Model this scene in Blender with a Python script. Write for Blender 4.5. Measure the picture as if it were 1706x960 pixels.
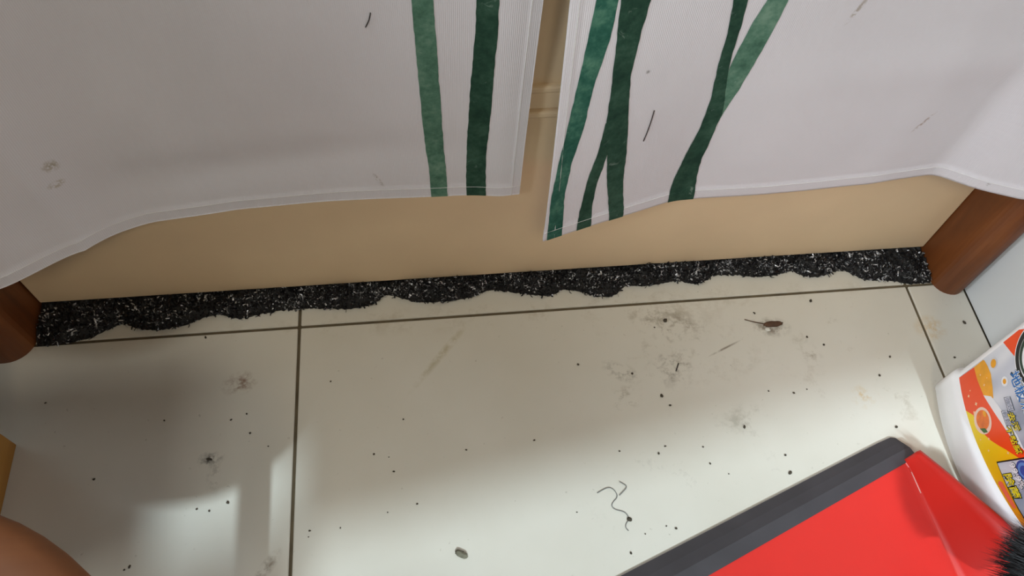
import bpy, bmesh, math, random
from mathutils import Vector, Matrix, noise

for _o in list(bpy.data.objects):
    bpy.data.objects.remove(_o)
SC = bpy.context.scene
COL = SC.collection

# ------------------------------------------------------------------ camera
CAM_H = 0.6528
cam_d = bpy.data.cameras.new('camera'); cam = bpy.data.objects.new('camera', cam_d); COL.objects.link(cam)
cam_d.sensor_width = 36.0
cam_d.lens = 1300.0 * 36.0 / 1706.0
cam_d.clip_start = 0.01
_right = Vector((0.99329753, -0.1048005, 0.04875309))
_down = Vector((-0.06502787, -0.85539153, -0.51388395))
_fwd = Vector((0.09555828, 0.50726935, -0.85647325))
m = Matrix((_right, -_down, -_fwd)).transposed().to_4x4()
m.translation = (0, 0, CAM_H)
cam.matrix_world = m
SC.camera = cam

# ------------------------------------------------------------------ world, lights, exposure
SC.view_settings.view_transform = 'Standard'
SC.view_settings.look = 'None'
SC.view_settings.gamma = 1.0
SC.view_settings.use_curve_mapping = False
SC.view_settings.exposure = 0.0
W = bpy.data.worlds.new('room_light'); SC.world = W; W.use_nodes = True
W.node_tree.nodes['Background'].inputs['Color'].default_value = (1.0, 0.86, 0.66, 1)
W.node_tree.nodes['Background'].inputs['Strength'].default_value = 0.015

def area_light(name, loc, target, size, power, color, size_y=None):
    d = bpy.data.lights.new(name, 'AREA'); o = bpy.data.objects.new(name, d); COL.objects.link(o)
    d.size = size; d.energy = power; d.color = color
    if size_y:
        d.shape = 'RECTANGLE'; d.size_y = size_y
    o.location = loc
    o.rotation_euler = (Vector(target) - Vector(loc)).to_track_quat('-Z', 'Y').to_euler()
    return o
def spot_light(name, loc, target, power, color, cone, blend, rad):
    d = bpy.data.lights.new(name, 'SPOT'); o = bpy.data.objects.new(name, d); COL.objects.link(o)
    d.energy = power; d.color = color; d.spot_size = math.radians(cone); d.spot_blend = blend; d.shadow_soft_size = rad
    o.location = loc; o.rotation_euler = (Vector(target) - Vector(loc)).to_track_quat('-Z', 'Y').to_euler()
    return o
area_light('left_fill_light', (-0.85, 0.05, 1.60), (0.2, 0.2, 0.1), 0.20, 4.8, (0.96, 1.0, 0.95))  # added fill from the upper left, stands for no known lamp
area_light('rear_fill_light', (0.0, -1.0, 1.80), (0.2, 0.2, 0.1), 0.30, 7.0, (1.0, 0.88, 0.66))  # added fill behind the camera, lifts curtains and floor
spot_light('curtain_fill_spot', (-0.5, -0.3, 1.0), (0.48, 0.38, 0.34), 29, (0.93, 1.0, 1.0), 46, 0.9, 0.1)  # added spot that brightens the right curtain, no real fixture
spot_light('bottle_fill_spot', (-0.7, 0.0, 0.8), (0.5, 0.20, 0.12), 17, (0.86, 0.92, 1.0), 29, 0.9, 0.1)  # added spot to brighten the bottle and side wall
added_sun_d = bpy.data.lights.new('added_sun', 'SUN'); added_sun = bpy.data.objects.new('added_sun', added_sun_d); COL.objects.link(added_sun)  # added beam for the bright floor zone and the left patch
added_sun_d.energy = 3.1; added_sun_d.angle = math.radians(1.3); added_sun_d.color = (0.72, 0.90, 1.0)
added_sun.rotation_euler = Vector((0, 1, -1)).to_track_quat('-Z', 'Y').to_euler()

# ------------------------------------------------------------------ helpers
def tag(o, label=None, cat=None, group=None, kind=None):
    if label: o['label'] = label
    if cat: o['category'] = cat
    if group: o['group'] = group
    if kind: o['kind'] = kind
    return o

def empty(name, loc=(0, 0, 0), rz=0):
    o = bpy.data.objects.new(name, None); COL.objects.link(o)
    o.empty_display_size = 0.02; o.location = loc; o.rotation_euler = (0, 0, rz)
    return o

def obj(name, verts, faces, mat, parent=None, smooth=False):
    me = bpy.data.meshes.new(name)
    me.from_pydata([tuple(v) for v in verts], [], faces)
    me.update()
    if mat: me.materials.append(mat)
    if smooth:
        for p in me.polygons: p.use_smooth = True
    o = bpy.data.objects.new(name, me); COL.objects.link(o)
    if parent: o.parent = parent
    return o

def bobj(name, bm, mat, parent=None, smooth=False):
    bmesh.ops.recalc_face_normals(bm, faces=bm.faces)
    me = bpy.data.meshes.new(name); bm.to_mesh(me); bm.free()
    me.materials.append(mat)
    if smooth:
        for p in me.polygons: p.use_smooth = True
    o = bpy.data.objects.new(name, me); COL.objects.link(o)
    if parent: o.parent = parent
    return o

def box_bm(x0, x1, y0, y1, z0, z1, bev=0.0, seg=2):
    bm = bmesh.new()
    bmesh.ops.create_cube(bm, size=1)
    for v in bm.verts:
        v.co = Vector((x0 + (v.co.x + .5) * (x1 - x0), y0 + (v.co.y + .5) * (y1 - y0), z0 + (v.co.z + .5) * (z1 - z0)))
    if bev:
        bmesh.ops.bevel(bm, geom=bm.edges[:], offset=bev, segments=seg, affect='EDGES', profile=0.5)
    return bm

def box(name, x0, x1, y0, y1, z0, z1, mat, parent=None, bev=0.0, seg=2):
    return bobj(name, box_bm(x0, x1, y0, y1, z0, z1, bev, seg), mat, parent)

def prism(name, outline, z0, z1, mat, parent=None, smooth=False):
    n = len(outline)
    v = [(x, y, z0) for x, y in outline] + [(x, y, z1) for x, y in outline]
    f = [tuple(range(n))[::-1], tuple(range(n, 2 * n))] + [(i, (i + 1) % n, n + (i + 1) % n, n + i) for i in range(n)]
    return obj(name, v, f, mat, parent, smooth)

def loft(rings, closed=True, caps=True):
    n = len(rings[0]); v = [p for r in rings for p in r]; f = []
    for i in range(len(rings) - 1):
        for j in range(n if closed else n - 1):
            k = (j + 1) % n
            f.append((i * n + j, i * n + k, (i + 1) * n + k, (i + 1) * n + j))
    if caps:
        f.append(tuple(range(n))[::-1]); f.append(tuple(range((len(rings) - 1) * n, len(rings) * n)))
    return v, f

def tube(name, pts, r, mat, parent=None, sides=6, taper=None):
    pts = [Vector(p) for p in pts]; rings = []
    for i, p in enumerate(pts):
        d = (pts[min(i + 1, len(pts) - 1)] - pts[max(i - 1, 0)]).normalized()
        a = d.cross(Vector((0, 0, 1)));
        if a.length < 1e-3: a = d.cross(Vector((1, 0, 0)))
        a.normalize(); b = d.cross(a)
        rr = r if taper is None else taper[i] * r
        rings.append([p + (a * math.cos(2 * math.pi * k / sides) + b * math.sin(2 * math.pi * k / sides)) * rr for k in range(sides)])
    v, f = loft(rings)
    return obj(name, v, f, mat, parent, True)

def interp(t, x):
    if x <= t[0][0]: return t[0][1]
    for (a, b), (c, d) in zip(t, t[1:]):
        if x <= c: return b + (d - b) * (x - a) / (c - a)
    return t[-1][1]

def smooth_interp(t, x, w=0.012):
    return sum(interp(t, x + k * w) for k in (-1, -.5, 0, .5, 1)) / 5

def srgb(r, g, b):
    f = lambda c: (c / 255) / 12.92 if c / 255 <= 0.04045 else ((c / 255 + 0.055) / 1.055) ** 2.4
    return (f(r), f(g), f(b), 1)

# ------------------------------------------------------------------ materials
class NT:
    def __init__(s, name):
        s.m = bpy.data.materials.new(name); s.m.use_nodes = True
        s.t = s.m.node_tree; s.b = s.t.nodes['Principled BSDF']
    def n(s, kind, **kw):
        nd = s.t.nodes.new(kind)
        for k, v in kw.items():
            if k in nd.inputs: nd.inputs[k].default_value = v
            else: setattr(nd, k, v)
        return nd
    def l(s, a, b): s.t.links.new(a, b)
    def coords(s, kind='Object'):
        if not hasattr(s, 'tc'): s.tc = s.n('ShaderNodeTexCoord')
        return s.tc.outputs[kind]
    def geo(s):
        if not hasattr(s, 'g'): s.g = s.n('ShaderNodeNewGeometry')
        return s.g.outputs['Position']
    def noise(s, scale, detail=4, vec=None, rough=.55, dist=0):
        nd = s.n('ShaderNodeTexNoise', Scale=scale, Detail=detail, Roughness=rough, Distortion=dist)
        s.l(vec or s.geo(), nd.inputs['Vector']); return nd.outputs['Fac']
    def ramp(s, fac, stops):
        nd = s.n('ShaderNodeValToRGB'); cr = nd.color_ramp
        while len(cr.elements) < len(stops): cr.elements.new(.5)
        for e, (p, c) in zip(cr.elements, stops): e.position = p; e.color = c
        s.l(fac, nd.inputs['Fac']); return nd.outputs['Color']
    def mapr(s, v, a, b, c=0., d=1.):
        nd = s.n('ShaderNodeMapRange'); nd.inputs[1].default_value = a; nd.inputs[2].default_value = b
        nd.inputs[3].default_value = c; nd.inputs[4].default_value = d
        s.l(v, nd.inputs[0]); return nd.outputs[0]
    def math(s, op, a, b):
        nd = s.n('ShaderNodeMath', operation=op)
        for i, q in enumerate((a, b)):
            if isinstance(q, (int, float)): nd.inputs[i].default_value = q
            else: s.l(q, nd.inputs[i])
        return nd.outputs[0]
    def mix(s, fac, a, b):
        nd = s.n('ShaderNodeMix', data_type='RGBA')
        for i, q in ((0, fac), (6, a), (7, b)):
            if isinstance(q, (int, float)): nd.inputs[i].default_value = q
            elif isinstance(q, tuple): nd.inputs[i].default_value = q
            else: s.l(q, nd.inputs[i])
        return nd.outputs[2]
    def bump(s, h, strength, dist=0.001):
        nd = s.n('ShaderNodeBump', Strength=strength, Distance=dist); s.l(h, nd.inputs['Height']); s.l(nd.outputs[0], s.b.inputs['Normal'])
    def color(s, c):
        if isinstance(c, tuple): s.b.inputs['Base Color'].default_value = c
        else: s.l(c, s.b.inputs['Base Color'])
    def set(s, **kw):
        for k, v in kw.items(): s.b.inputs[k.replace('_', ' ')].default_value = v
    def blob(s, centre, rx, ry, ang=0, soft=.6):
        """elliptical mask around a world point on the floor"""
        mp = s.n('ShaderNodeMapping', vector_type='TEXTURE')
        mp.inputs['Location'].default_value = (centre[0], centre[1], 0)
        mp.inputs['Rotation'].default_value = (0, 0, ang)
        mp.inputs['Scale'].default_value = (rx, ry, 1)
        s.l(s.geo(), mp.inputs['Vector'])
        ln = s.n('ShaderNodeVectorMath', operation='LENGTH'); s.l(mp.outputs[0], ln.inputs[0])
        return s.mapr(ln.outputs['Value'], 1.0, 1.0 - soft)

def plain(name, col, rough=.5, metal=0., spec=.5, nscale=0, namt=.08, coat=0.):
    t = NT(name); t.set(Roughness=rough, Metallic=metal, Specular_IOR_Level=spec, Coat_Weight=coat)
    if nscale:
        dk = tuple(c * (1 - namt) for c in col[:3]) + (1,); lt = tuple(min(1, c * (1 + namt)) for c in col[:3]) + (1,)
        t.color(t.ramp(t.noise(nscale, 5), [(.3, dk), (.7, lt)]))
    else: t.color(col)
    return t.m

def wood(name, c1, c2, c3, rough=.4, axis='Z', scale=1.0, coat=.0):
    t = NT(name); mp = t.n('ShaderNodeMapping')
    sc = {'Z': (60, 60, 5), 'X': (5, 60, 60), 'Y': (60, 5, 60)}[axis]
    mp.inputs['Scale'].default_value = tuple(k * scale for k in sc); t.l(t.geo(), mp.inputs['Vector'])
    n1 = t.noise(1.0, 5, mp.outputs[0], .6, .6); n2 = t.noise(.35, 3, mp.outputs[0], .5, 1.0)
    c = t.ramp(t.math('ADD', t.math('MULTIPLY', n1, .55), t.math('MULTIPLY', n2, .45)), [(.32, c1), (.5, c2), (.68, c3)])
    t.color(c); t.set(Roughness=rough, Coat_Weight=coat); t.bump(n1, .15, .0006)
    return t.m

# floor tile with dirt smears that have shapes of their own
def tile_material():
    t = NT('glazed_tile')
    base = t.ramp(t.noise(6, 4), [(.3, srgb(205, 199, 186)), (.7, srgb(214, 209, 198))])
    fine = t.noise(160, 6, rough=.7)
    mid = t.noise(70, 6, rough=.65)
    big = t.noise(28, 5, rough=.6, dist=.5)
    stains = [  # centre, rx, ry, angle, tint, strength, threshold
        ((-.180, .306), .018, .013, .2, srgb(120, 80, 58), .85, .47),
        ((-.200, .238), .013, .008, .1, srgb(70, 64, 58), .95, .46),
        ((-.196, .222), .007, .020, .0, srgb(120, 112, 100), .6, .48),
        ((.000, .320), .052, .0045, .86, srgb(172, 162, 128), .65, .42),
        ((.219, .335), .045, .022, -.3, srgb(110, 95, 72), .75, .50),
        ((.164, .289), .022, .010, -.5, srgb(95, 82, 62), .8, .47),
        ((.165, .264), .020, .014, .3, srgb(125, 110, 85), .7, .50),
        ((.318, .324), .022, .012, -.15, srgb(95, 78, 60), .9, .44),
        ((.348, .292), .012, .030, .3, srgb(130, 112, 88), .6, .5),
        ((-.148, .145), .018, .006, .9, srgb(115, 95, 70), .8, .42),
        ((.476, .310), .018, .016, .0, srgb(196, 160, 100), .8, .44),
        ((.386, .246), .016, .014, .0, srgb(200, 165, 105), .7, .48),
        ((.213, .290), .026, .026, .0, srgb(110, 98, 84), .7, .5),
        ((.267, .305), .022, .0014, .39, srgb(112, 98, 80), .8, .42),
        ((.273, .232), .03, .02, .0, srgb(140, 130, 112), .6, .52),
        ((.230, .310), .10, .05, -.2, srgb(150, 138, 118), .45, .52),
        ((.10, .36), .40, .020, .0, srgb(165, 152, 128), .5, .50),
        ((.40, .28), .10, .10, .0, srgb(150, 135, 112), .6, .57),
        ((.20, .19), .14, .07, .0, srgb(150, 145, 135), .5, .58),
    ]
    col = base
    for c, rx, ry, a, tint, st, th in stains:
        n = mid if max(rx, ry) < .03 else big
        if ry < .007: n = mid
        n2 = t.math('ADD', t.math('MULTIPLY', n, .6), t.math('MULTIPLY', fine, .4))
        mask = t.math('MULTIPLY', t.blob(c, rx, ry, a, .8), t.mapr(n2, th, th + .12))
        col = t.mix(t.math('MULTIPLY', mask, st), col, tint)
    # fine freckles of grime all over
    frk = t.mapr(t.noise(210, 3, rough=.5), .70, .78)
    col = t.mix(t.math('MULTIPLY', frk, .35), col, srgb(120, 108, 90))
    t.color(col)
    t.set(Specular_IOR_Level=.5)
    t.l(t.mapr(t.noise(35, 4), .3, .7, .16, .26), t.b.inputs['Roughness'])
    return t.m

def cloth_material():
    t = NT('white_curtain_cloth')
    mp = t.n('ShaderNodeMapping'); mp.inputs['Scale'].default_value = (1, 1, .35); t.l(t.geo(), mp.inputs['Vector'])
    base = t.ramp(t.noise(7, 3), [(.3, srgb(210, 208, 215)), (.7, srgb(218, 216, 223))])
    marks = [((.3745, .2266), .0022, .013, -.45, srgb(140, 118, 105)), ((.2701, .3386), .0022, .014, -.3, srgb(150, 138, 128)),
             ((-.2465, .2406), .006, .006, 0, srgb(150, 138, 115)), ((-.2497, .2238), .006, .004, 0, srgb(155, 140, 112)),
             ((-.0394, .1772), .002, .010, .4, srgb(140, 135, 132)), ((.1412, .3056), .002, .002, 0, srgb(120, 118, 120)),
             ((.4587, .1631), .002, .002, 0, srgb(120, 110, 110))]
    col = base; mid = t.noise(260, 4, rough=.6)
    for (cx, cz), rx, rz, a, tint in marks:
        mq = t.n('ShaderNodeMapping', vector_type='TEXTURE'); mq.inputs['Location'].default_value = (cx, 0, cz)
        mq.inputs['Rotation'].default_value = (0, -a, 0); mq.inputs['Scale'].default_value = (rx, 1e4, rz)
        t.l(t.geo(), mq.inputs['Vector'])
        ln = t.n('ShaderNodeVectorMath', operation='LENGTH'); t.l(mq.outputs[0], ln.inputs[0])
        k = t.math('MULTIPLY', t.mapr(ln.outputs['Value'], 1.0, .3), t.mapr(mid, .42, .55))
        col = t.mix(t.math('MULTIPLY', k, .8), col, tint)
    t.color(col); t.set(Roughness=.85, Specular_IOR_Level=.2, Sheen_Weight=.15)
    # woven ribs
    wv = t.n('ShaderNodeTexWave', Scale=260.0, Distortion=.4, Detail=1.0); wv.bands_direction = 'X'
    t.l(t.geo(), wv.inputs['Vector'])
    t.bump(t.math('ADD', wv.outputs['Fac'], t.math('MULTIPLY', t.noise(300, 3), .6)), .25, .0004)
    return t.m

def stem_material(name, c1, c2, c3):
    t = NT(name)
    n = t.math('ADD', t.math('MULTIPLY', t.noise(45, 5, rough=.65), .7), t.math('MULTIPLY', t.noise(260, 3), .3))
    col = t.ramp(n, [(.36, c1), (.5, c2), (.66, c3)])
    pale = t.mapr(t.noise(75, 5, rough=.7, dist=1.), .64, .74)
    col = t.mix(t.math('MULTIPLY', pale, .35), col, srgb(170, 190, 180))
    t.color(col); t.set(Roughness=.85, Specular_IOR_Level=.2)
    return t.m

M = {}
M['tile'] = tile_material()
M['grout'] = plain('dark_grout', srgb(92, 80, 60), .9, nscale=60, namt=.25)
M['cloth'] = cloth_material()
M['stem_dark'] = stem_material('dark_green_print', srgb(24, 54, 43), srgb(38, 70, 56), srgb(58, 90, 75))
M['stem_teal'] = stem_material('teal_green_print', srgb(28, 78, 66), srgb(46, 96, 82), srgb(84, 130, 110))
M['stem_light'] = stem_material('light_green_print', srgb(60, 96, 80), srgb(84, 122, 104), srgb(114, 146, 128))
M['thread'] = plain('white_thread', srgb(225, 225, 225), .8)
M['hair'] = plain('dark_hair', srgb(42, 34, 32), .6)
M['grey_hair'] = plain('grey_lint', srgb(120, 120, 118), .8)
M['door'] = plain('beige_door_paint', srgb(222, 197, 162), .5, nscale=9, namt=.05)
M['wall'] = plain('white_wall_paint', srgb(214, 217, 219), .55, nscale=5, namt=.03)
M['jamb'] = wood('red_brown_wood', srgb(80, 40, 14), srgb(108, 58, 23), srgb(130, 76, 34), .5, 'Z')
M['wool_core'] = plain('black_wool_core', srgb(12, 11, 13), .7, nscale=200, namt=.6)
M['wool_dark'] = plain('black_shred', srgb(24, 23, 26), .4)
M['wool_glint'] = plain('glint_shred', (.50, .50, .52, 1), .38, .45)  # pale shreds among black ones: the wool's glints put into colour
M['red'] = plain('red_plastic', srgb(222, 46, 38), .28, nscale=8, namt=.05)
M['lip'] = plain('charcoal_rubber', srgb(66, 63, 67), .55, nscale=30, namt=.12)
M['bristle'] = plain('black_bristle', srgb(26, 22, 24), .45)
M['brush_block'] = plain('black_plastic', srgb(30, 28, 30), .4)
M['bottle'] = plain('white_bottle_plastic', srgb(250, 250, 253), .3)
M['cap'] = plain('orange_cap_plastic', srgb(240, 110, 30), .35)
M['yellow_wood'] = wood('yellow_wood', srgb(150, 104, 40), srgb(172, 122, 52), srgb(190, 140, 66), .5, 'Y')
M['orange_wood'] = wood('orange_brown_wood', srgb(102, 56, 22), srgb(118, 68, 28), srgb(132, 78, 35), .6, 'X', .6)
M['crumb'] = plain('dark_crumb', srgb(66, 58, 46), .8, nscale=300, namt=.3)
M['pellet'] = plain('grey_brown_crumb', srgb(112, 108, 92), .9, nscale=300, namt=.3)
M['chip'] = plain('brown_leaf_bit', srgb(84, 58, 40), .8, nscale=300, namt=.35)
M['pale_chip'] = plain('pale_fluff', srgb(214, 210, 200), .9)
M['white_print'] = plain('white_label_print', srgb(240, 242, 246), .3)
M['silver_print'] = None
M['brass'] = plain('rod_metal', srgb(190, 190, 190), .3, 1.0)

M['pale_pink'] = plain('pale_pink_plastic', srgb(250, 190, 185), .4)

# ------------------------------------------------------------------ the setting
XR = 0.529      # right wall
DOOR_Y = 0.396  # front face of the door
floor = box('floor', -1.0, XR, -1.4, 0.46, -0.03, -0.0016, M['grout'])
tag(floor, 'pale cream glazed floor tiles with dark grout lines', kind='structure')
GX = [-1.0, -0.73, -0.13, 0.47, XR]; GY = [-1.4, -0.84, -0.24, 0.3595, 0.46]; G = 0.0014
for i in range(4):
    for j in range(4):
        box('tile', GX[i] + G, GX[i + 1] - G, GY[j] + G, GY[j + 1] - G, -0.0105, 0.0, M['tile'], floor, .0007, 1)

wr = box('wall_right', XR, XR + .1, -1.4, 0.46, 0, 2.5, M['wall']); tag(wr, 'plain white side wall', kind='structure')
wb = box('wall_back', -1.0, -0.43, 0.40, 0.50, 0, 2.5, M['wall']); tag(wb, kind='structure')
wb2 = box('wall_lintel', -0.43, XR, 0.40, 0.50, 2.06, 2.5, M['wall']); tag(wb2, kind='structure')

# added unseen wall, turned a little; its two openings shape the floor light
def light_mask_wall():
    # openings are given as (x0, x1, z0, z1) on the wall; the wall line is y = -1.4 + .17 * x
    xs = [-1.0, -.236, -.130, -.118, .50, .62]; zs = [0, .75, 1.590, 1.600, 1.680, 2.5]
    holes = {(3, 1), (1, 3)}
    bm = bmesh.new()
    for i in range(5):
        for j in range(5):
            if (i, j) in holes: continue
            q = box_bm(xs[i], xs[i + 1], -.008, 0, zs[j], zs[j + 1])
            me = bpy.data.meshes.new('t'); q.to_mesh(me); q.free(); bm.from_mesh(me); bpy.data.meshes.remove(me)
    for v in bm.verts: v.co.y += -1.40 + .17 * v.co.x
    bmesh.ops.remove_doubles(bm, verts=bm.verts[:], dist=1e-5)
    o = bobj('wall_light_mask', bm, M['wall']); tag(o, 'added white wall behind the viewer with openings that shape the light', kind='structure')
light_mask_wall()

# jambs: rounded wooden mouldings either side of the door
def jamb(name, x0, x1, y0, y1, r, flip, label):
    pts = []
    # outline counter-clockwise, the door-side front corner rounded with radius r, the other with r2
    r2 = .012
    pts += [(x1, y1), (x0, y1)]
    for k in range(9):
        a = math.pi + k / 8 * math.pi / 2
        pts.append((x0 + r + r * math.cos(a), y0 + r + r * math.sin(a)))
    for k in range(9):
        a = 1.5 * math.pi + k / 8 * math.pi / 2
        pts.append((x1 - r2 + r2 * math.cos(a), y0 + r2 + r2 * math.sin(a)))
    if flip: pts = [(x0 + x1 - x, y) for x, y in pts][::-1]
    o = prism(name, pts, 0.0, 2.06, M['jamb'], None, False)
    return tag(o, label, kind='structure')
jamb('trim_1', .497, .528, .345, .44, .019, False, 'red-brown wooden door jamb beside the white wall')
jamb('trim_2', -.43, -.3635, .343, .44, .024, True, 'dark red-brown wooden door jamb near the yellow cabinet')
box_l = box('trim_3', -.43, .528, .35, .44, 2.0, 2.06, M['jamb'], None, .004); tag(box_l, 'wooden head of the door frame', kind='structure')

door = empty('door_1', (0, 0.40, 0)); tag(door, 'beige painted door behind the curtains', kind='structure')
def dpart(name, *a, **k):
    o = box(name, *a, **k); o.parent = door; o.matrix_parent_inverse = Matrix.Translation((0, -.40, 0)); return o
dpart('door_panel', -.3620, .4960, DOOR_Y, .43, .0125, 2.0, M['door'], bev=.0012)
# the pair of raised mouldings that shows in the slit between the curtains
for z0, z1 in ((.2555, .2615), (.2305, .2365)):
    dpart('door_moulding', -.30, .44, DOOR_Y - .0045, DOOR_Y + .002, z0, z1, M['door'], bev=.0016)
dpart('moulding_band', -.30, .44, DOOR_Y - .002, DOOR_Y + .002, .238, .254, M['door'], bev=.0008)

# ------------------------------------------------------------------ curtains
HZ = .155; ZT = 1.86
HEM_L = [(-.45,.322),(-.36,.318),(-.312,.323),(-.297,.331),(-.263,.353),(-.239,.365),(-.214,.374),(-.148,.384),(-.037,.386),(.071,.383),(.1,.383)]
TOP_L = [(-.45,.335),(-.31,.335),(-.26,.357),(-.2,.365),(.1,.370)]
HEM_R = [(.07,.331),(.084,.335),(.132,.35),(.194,.367),(.286,.371),(.364,.372),(.423,.38),(.454,.363),(.491,.348),(.6,.343)]
TOP_R = [(.07,.362),(.2,.366),(.42,.378),(.49,.352),(.6,.343)]
def gauss(a): return math.exp(-a * a)
def curtain_y(x, z, R):
    h, t = (HEM_R, TOP_R) if R else (HEM_L, TOP_L)
    w = min(1, max(0, (z - HZ) / .35)); w = w * w * (3 - 2 * w)
    y = smooth_interp(h, x, .006) * (1 - w) + smooth_interp(t, x, .006) * w
    if z > .6: y += (0.345 - y) * min(1, (z - .6) / 1.2)      # gathers to the rod
    if R: y -= .006 * min(1, max(0, (z - .42) / .1)) * min(1, max(0, (.14 - x) / .05))
    # soft waves in the cloth
    if R:
        y += -.0022 * gauss((z - .285 - .02 * (x - .4)) / .022) * min(1, max(0, (x - .22) / .15))
        y += .0014 * math.sin(x * 34 + z * 9) * min(1, max(0, (x - .12) / .1))
    else:
        y += .0032 * gauss((z - .205 - .05 * (x + .15)) / .020) * gauss((x + .12) / .13)
        y += .0012 * math.sin(x * 38 - z * 12) * min(1, max(0, (.02 - x) / .1))
        y += -.002 * gauss((x - .055) / .014)
        y += -.0045 * math.exp(-abs(x + .258 + .05 * (z - HZ)) / .014)          # fold where the cloth bends round the jamb
    y += .0012 * (noise.noise((x * 9, z * 9, 3.3 + R)))
    return y
def side_x(z, R):
    f = min(1, (z - HZ) / .2)
    k = min(1, max(0, (z - .42) / .2))          # the panels overlap higher up
    return (.0838 - .030 * k) if R else (.0707 + .0023 * f)
HEMW = .0125
def surf(x, z, R, off=0.0):
    """point on the visible face of the curtain; the turned-up hem is thicker than the cloth"""
    th = .0007 * min(1, max(0, (HZ + HEMW - z) / .0012 + .5))
    e = side_x(z, R); d = (x - e) if R else (e - x)
    th = max(th, .0005 * min(1, max(0, (.0075 - d) / .001 + .5)))
    return (x, curtain_y(x, z, R) - th - off, z)
def curtain(R, label):
    root = empty('door_curtain', (.3 if R else -.18, .36, HZ)); tag(root, label, 'curtain')
    inv = Matrix.Translation((-root.location.x, -.36, -HZ))
    xe = .525 if R else -.428
    zs = [HZ + .0006 * 0] + [HZ + HEMW * k / 6 for k in range(1, 6)] + [HZ + HEMW - .0006, HZ + HEMW + .0006]
    z = HZ + HEMW + .004
    while z < .46: zs.append(z); z += .004
    while z < ZT: zs.append(z); z += .05
    zs.append(ZT)
    nx = 150
    V, F = [], []
    for z in zs:
        e = side_x(z, R)
        for i in range(nx + 1):
            u = i / nx
            if i <= 12: d = .010 * i / 12
            else: d = .010 + (abs(xe - e) - .010) * (i - 12) / (nx - 12)
            x = e + d if R else e - d
            V.append(surf(x, z, R))
    W_ = nx + 1; nz = len(zs)
    n0 = len(V)
    V += [(x, y + .0012 + (.0010 if z < HZ + HEMW else 0), z) for x, y, z in V]
    for j in range(nz - 1):
        for i in range(nx):
            a = j * W_ + i
            q = (a, a + 1, a + W_ + 1, a + W_)
            F.append(q if R else q[::-1])
            q2 = tuple(n0 + k for k in q[::-1]); F.append(q2 if R else q2[::-1])
    for i in range(nx):
        F.append((i, n0 + i, n0 + i + 1, i + 1)); a = (nz - 1) * W_ + i; F.append((a, a + 1, n0 + a + 1, n0 + a))
    for j in range(nz - 1):
        a = j * W_; F.append((a, a + W_, n0 + a + W_, n0 + a)); b = a + nx; F.append((b, n0 + b, n0 + b + W_, b + W_))
    o = obj('cloth', V, F, M['cloth'], root, True); o.matrix_parent_inverse = inv
    # stitching along the hem and along the slit edge
    pts = []
    n = 260
    for i in range(n + 1):
        e = side_x(HZ, R); x = e + (xe - e) * i / n; pts.append(surf(x, HZ + HEMW - .0016, R, .00015))
    s = tube('hem_stitching', pts, .00022, M['thread'], root, 4); s.matrix_parent_inverse = inv
    zs2 = [HZ + k * .004 for k in range(76)]
    pts = [surf(side_x(z, R) + (.0092 - .0035 * min(1, (z - HZ) / .12) if R else -.0066), z, R, .00015) for z in zs2]
    s = tube('edge_stitching', pts, .00022, M['thread'], root, 4); s.matrix_parent_inverse = inv
    return root, inv
CL, invL = curtain(0, 'left white curtain panel with two printed green stems')
CR, invR = curtain(1, 'right white curtain panel with crossing green stems and a lifted corner')

STEMS = {
 'L1': ([(-0.0036, 0.351), (-0.0034, 0.2977), (-0.0022, 0.2324), (-0.0003, 0.1867), (0.0004, 0.1553)],
  [(0.0087, 0.3506), (0.0099, 0.2971), (0.0108, 0.2459), (0.0126, 0.1861), (0.0136, 0.1546)], 0),
 'L2': ([(0.0338, 0.3497), (0.0331, 0.3189), (0.031, 0.2842), (0.0291, 0.231), (0.028, 0.1854), (0.0286, 0.1549)],
  [(0.0468, 0.3492), (0.0469, 0.3183), (0.0456, 0.2836), (0.0447, 0.2444), (0.043, 0.2005), (0.0436, 0.1541)], 0),
 'R1': ([(0.0991, 0.3639), (0.097, 0.333), (0.0944, 0.3048), (0.0916, 0.2737), (0.0878, 0.2369), (0.0855, 0.1965), (0.0871, 0.1559)],
  [(0.1125, 0.3621), (0.1112, 0.336), (0.1056, 0.3042), (0.1035, 0.2725), (0.0981, 0.2381), (0.0963, 0.2005), (0.0995, 0.1569)], 1),
 'R2': ([(0.1136, 0.362), (0.1154, 0.3352), (0.1176, 0.2993), (0.1191, 0.2655), (0.125, 0.2333), (0.1293, 0.2035), (0.1387, 0.1588)],
  [(0.132, 0.3594), (0.13, 0.3364), (0.1295, 0.3069), (0.1325, 0.2801), (0.1388, 0.239), (0.1432, 0.1978), (0.1503, 0.1607)], 1),
 'R3': ([(0.1188, 0.2679), (0.117, 0.2415), (0.1129, 0.2134), (0.1109, 0.1812), (0.1116, 0.1588)],
  [(0.1249, 0.2489), (0.1244, 0.2309), (0.1209, 0.2072), (0.1212, 0.1762), (0.1232, 0.1589)], 1),
 'R4': ([(0.1847, 0.3524), (0.1887, 0.3284), (0.1901, 0.3004), (0.194, 0.271), (0.1944, 0.2451), (0.1908, 0.2123), (0.1875, 0.1827), (0.1895, 0.1557)],
  [(0.194, 0.3511), (0.1962, 0.3294), (0.197, 0.3103), (0.1996, 0.2898), (0.2065, 0.257), (0.2062, 0.2271), (0.2047, 0.2068), (0.2072, 0.1814), (0.2111, 0.1581)], 1),
 'R5': ([(0.2061, 0.3502), (0.2027, 0.3329), (0.1997, 0.3101), (0.1991, 0.2945), (0.2053, 0.2623), (0.2041, 0.2521)],
  [(0.2197, 0.3492), (0.2182, 0.3276), (0.2157, 0.3042), (0.2119, 0.2766), (0.2073, 0.2543), (0.2057, 0.2411)], 1),
}

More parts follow.
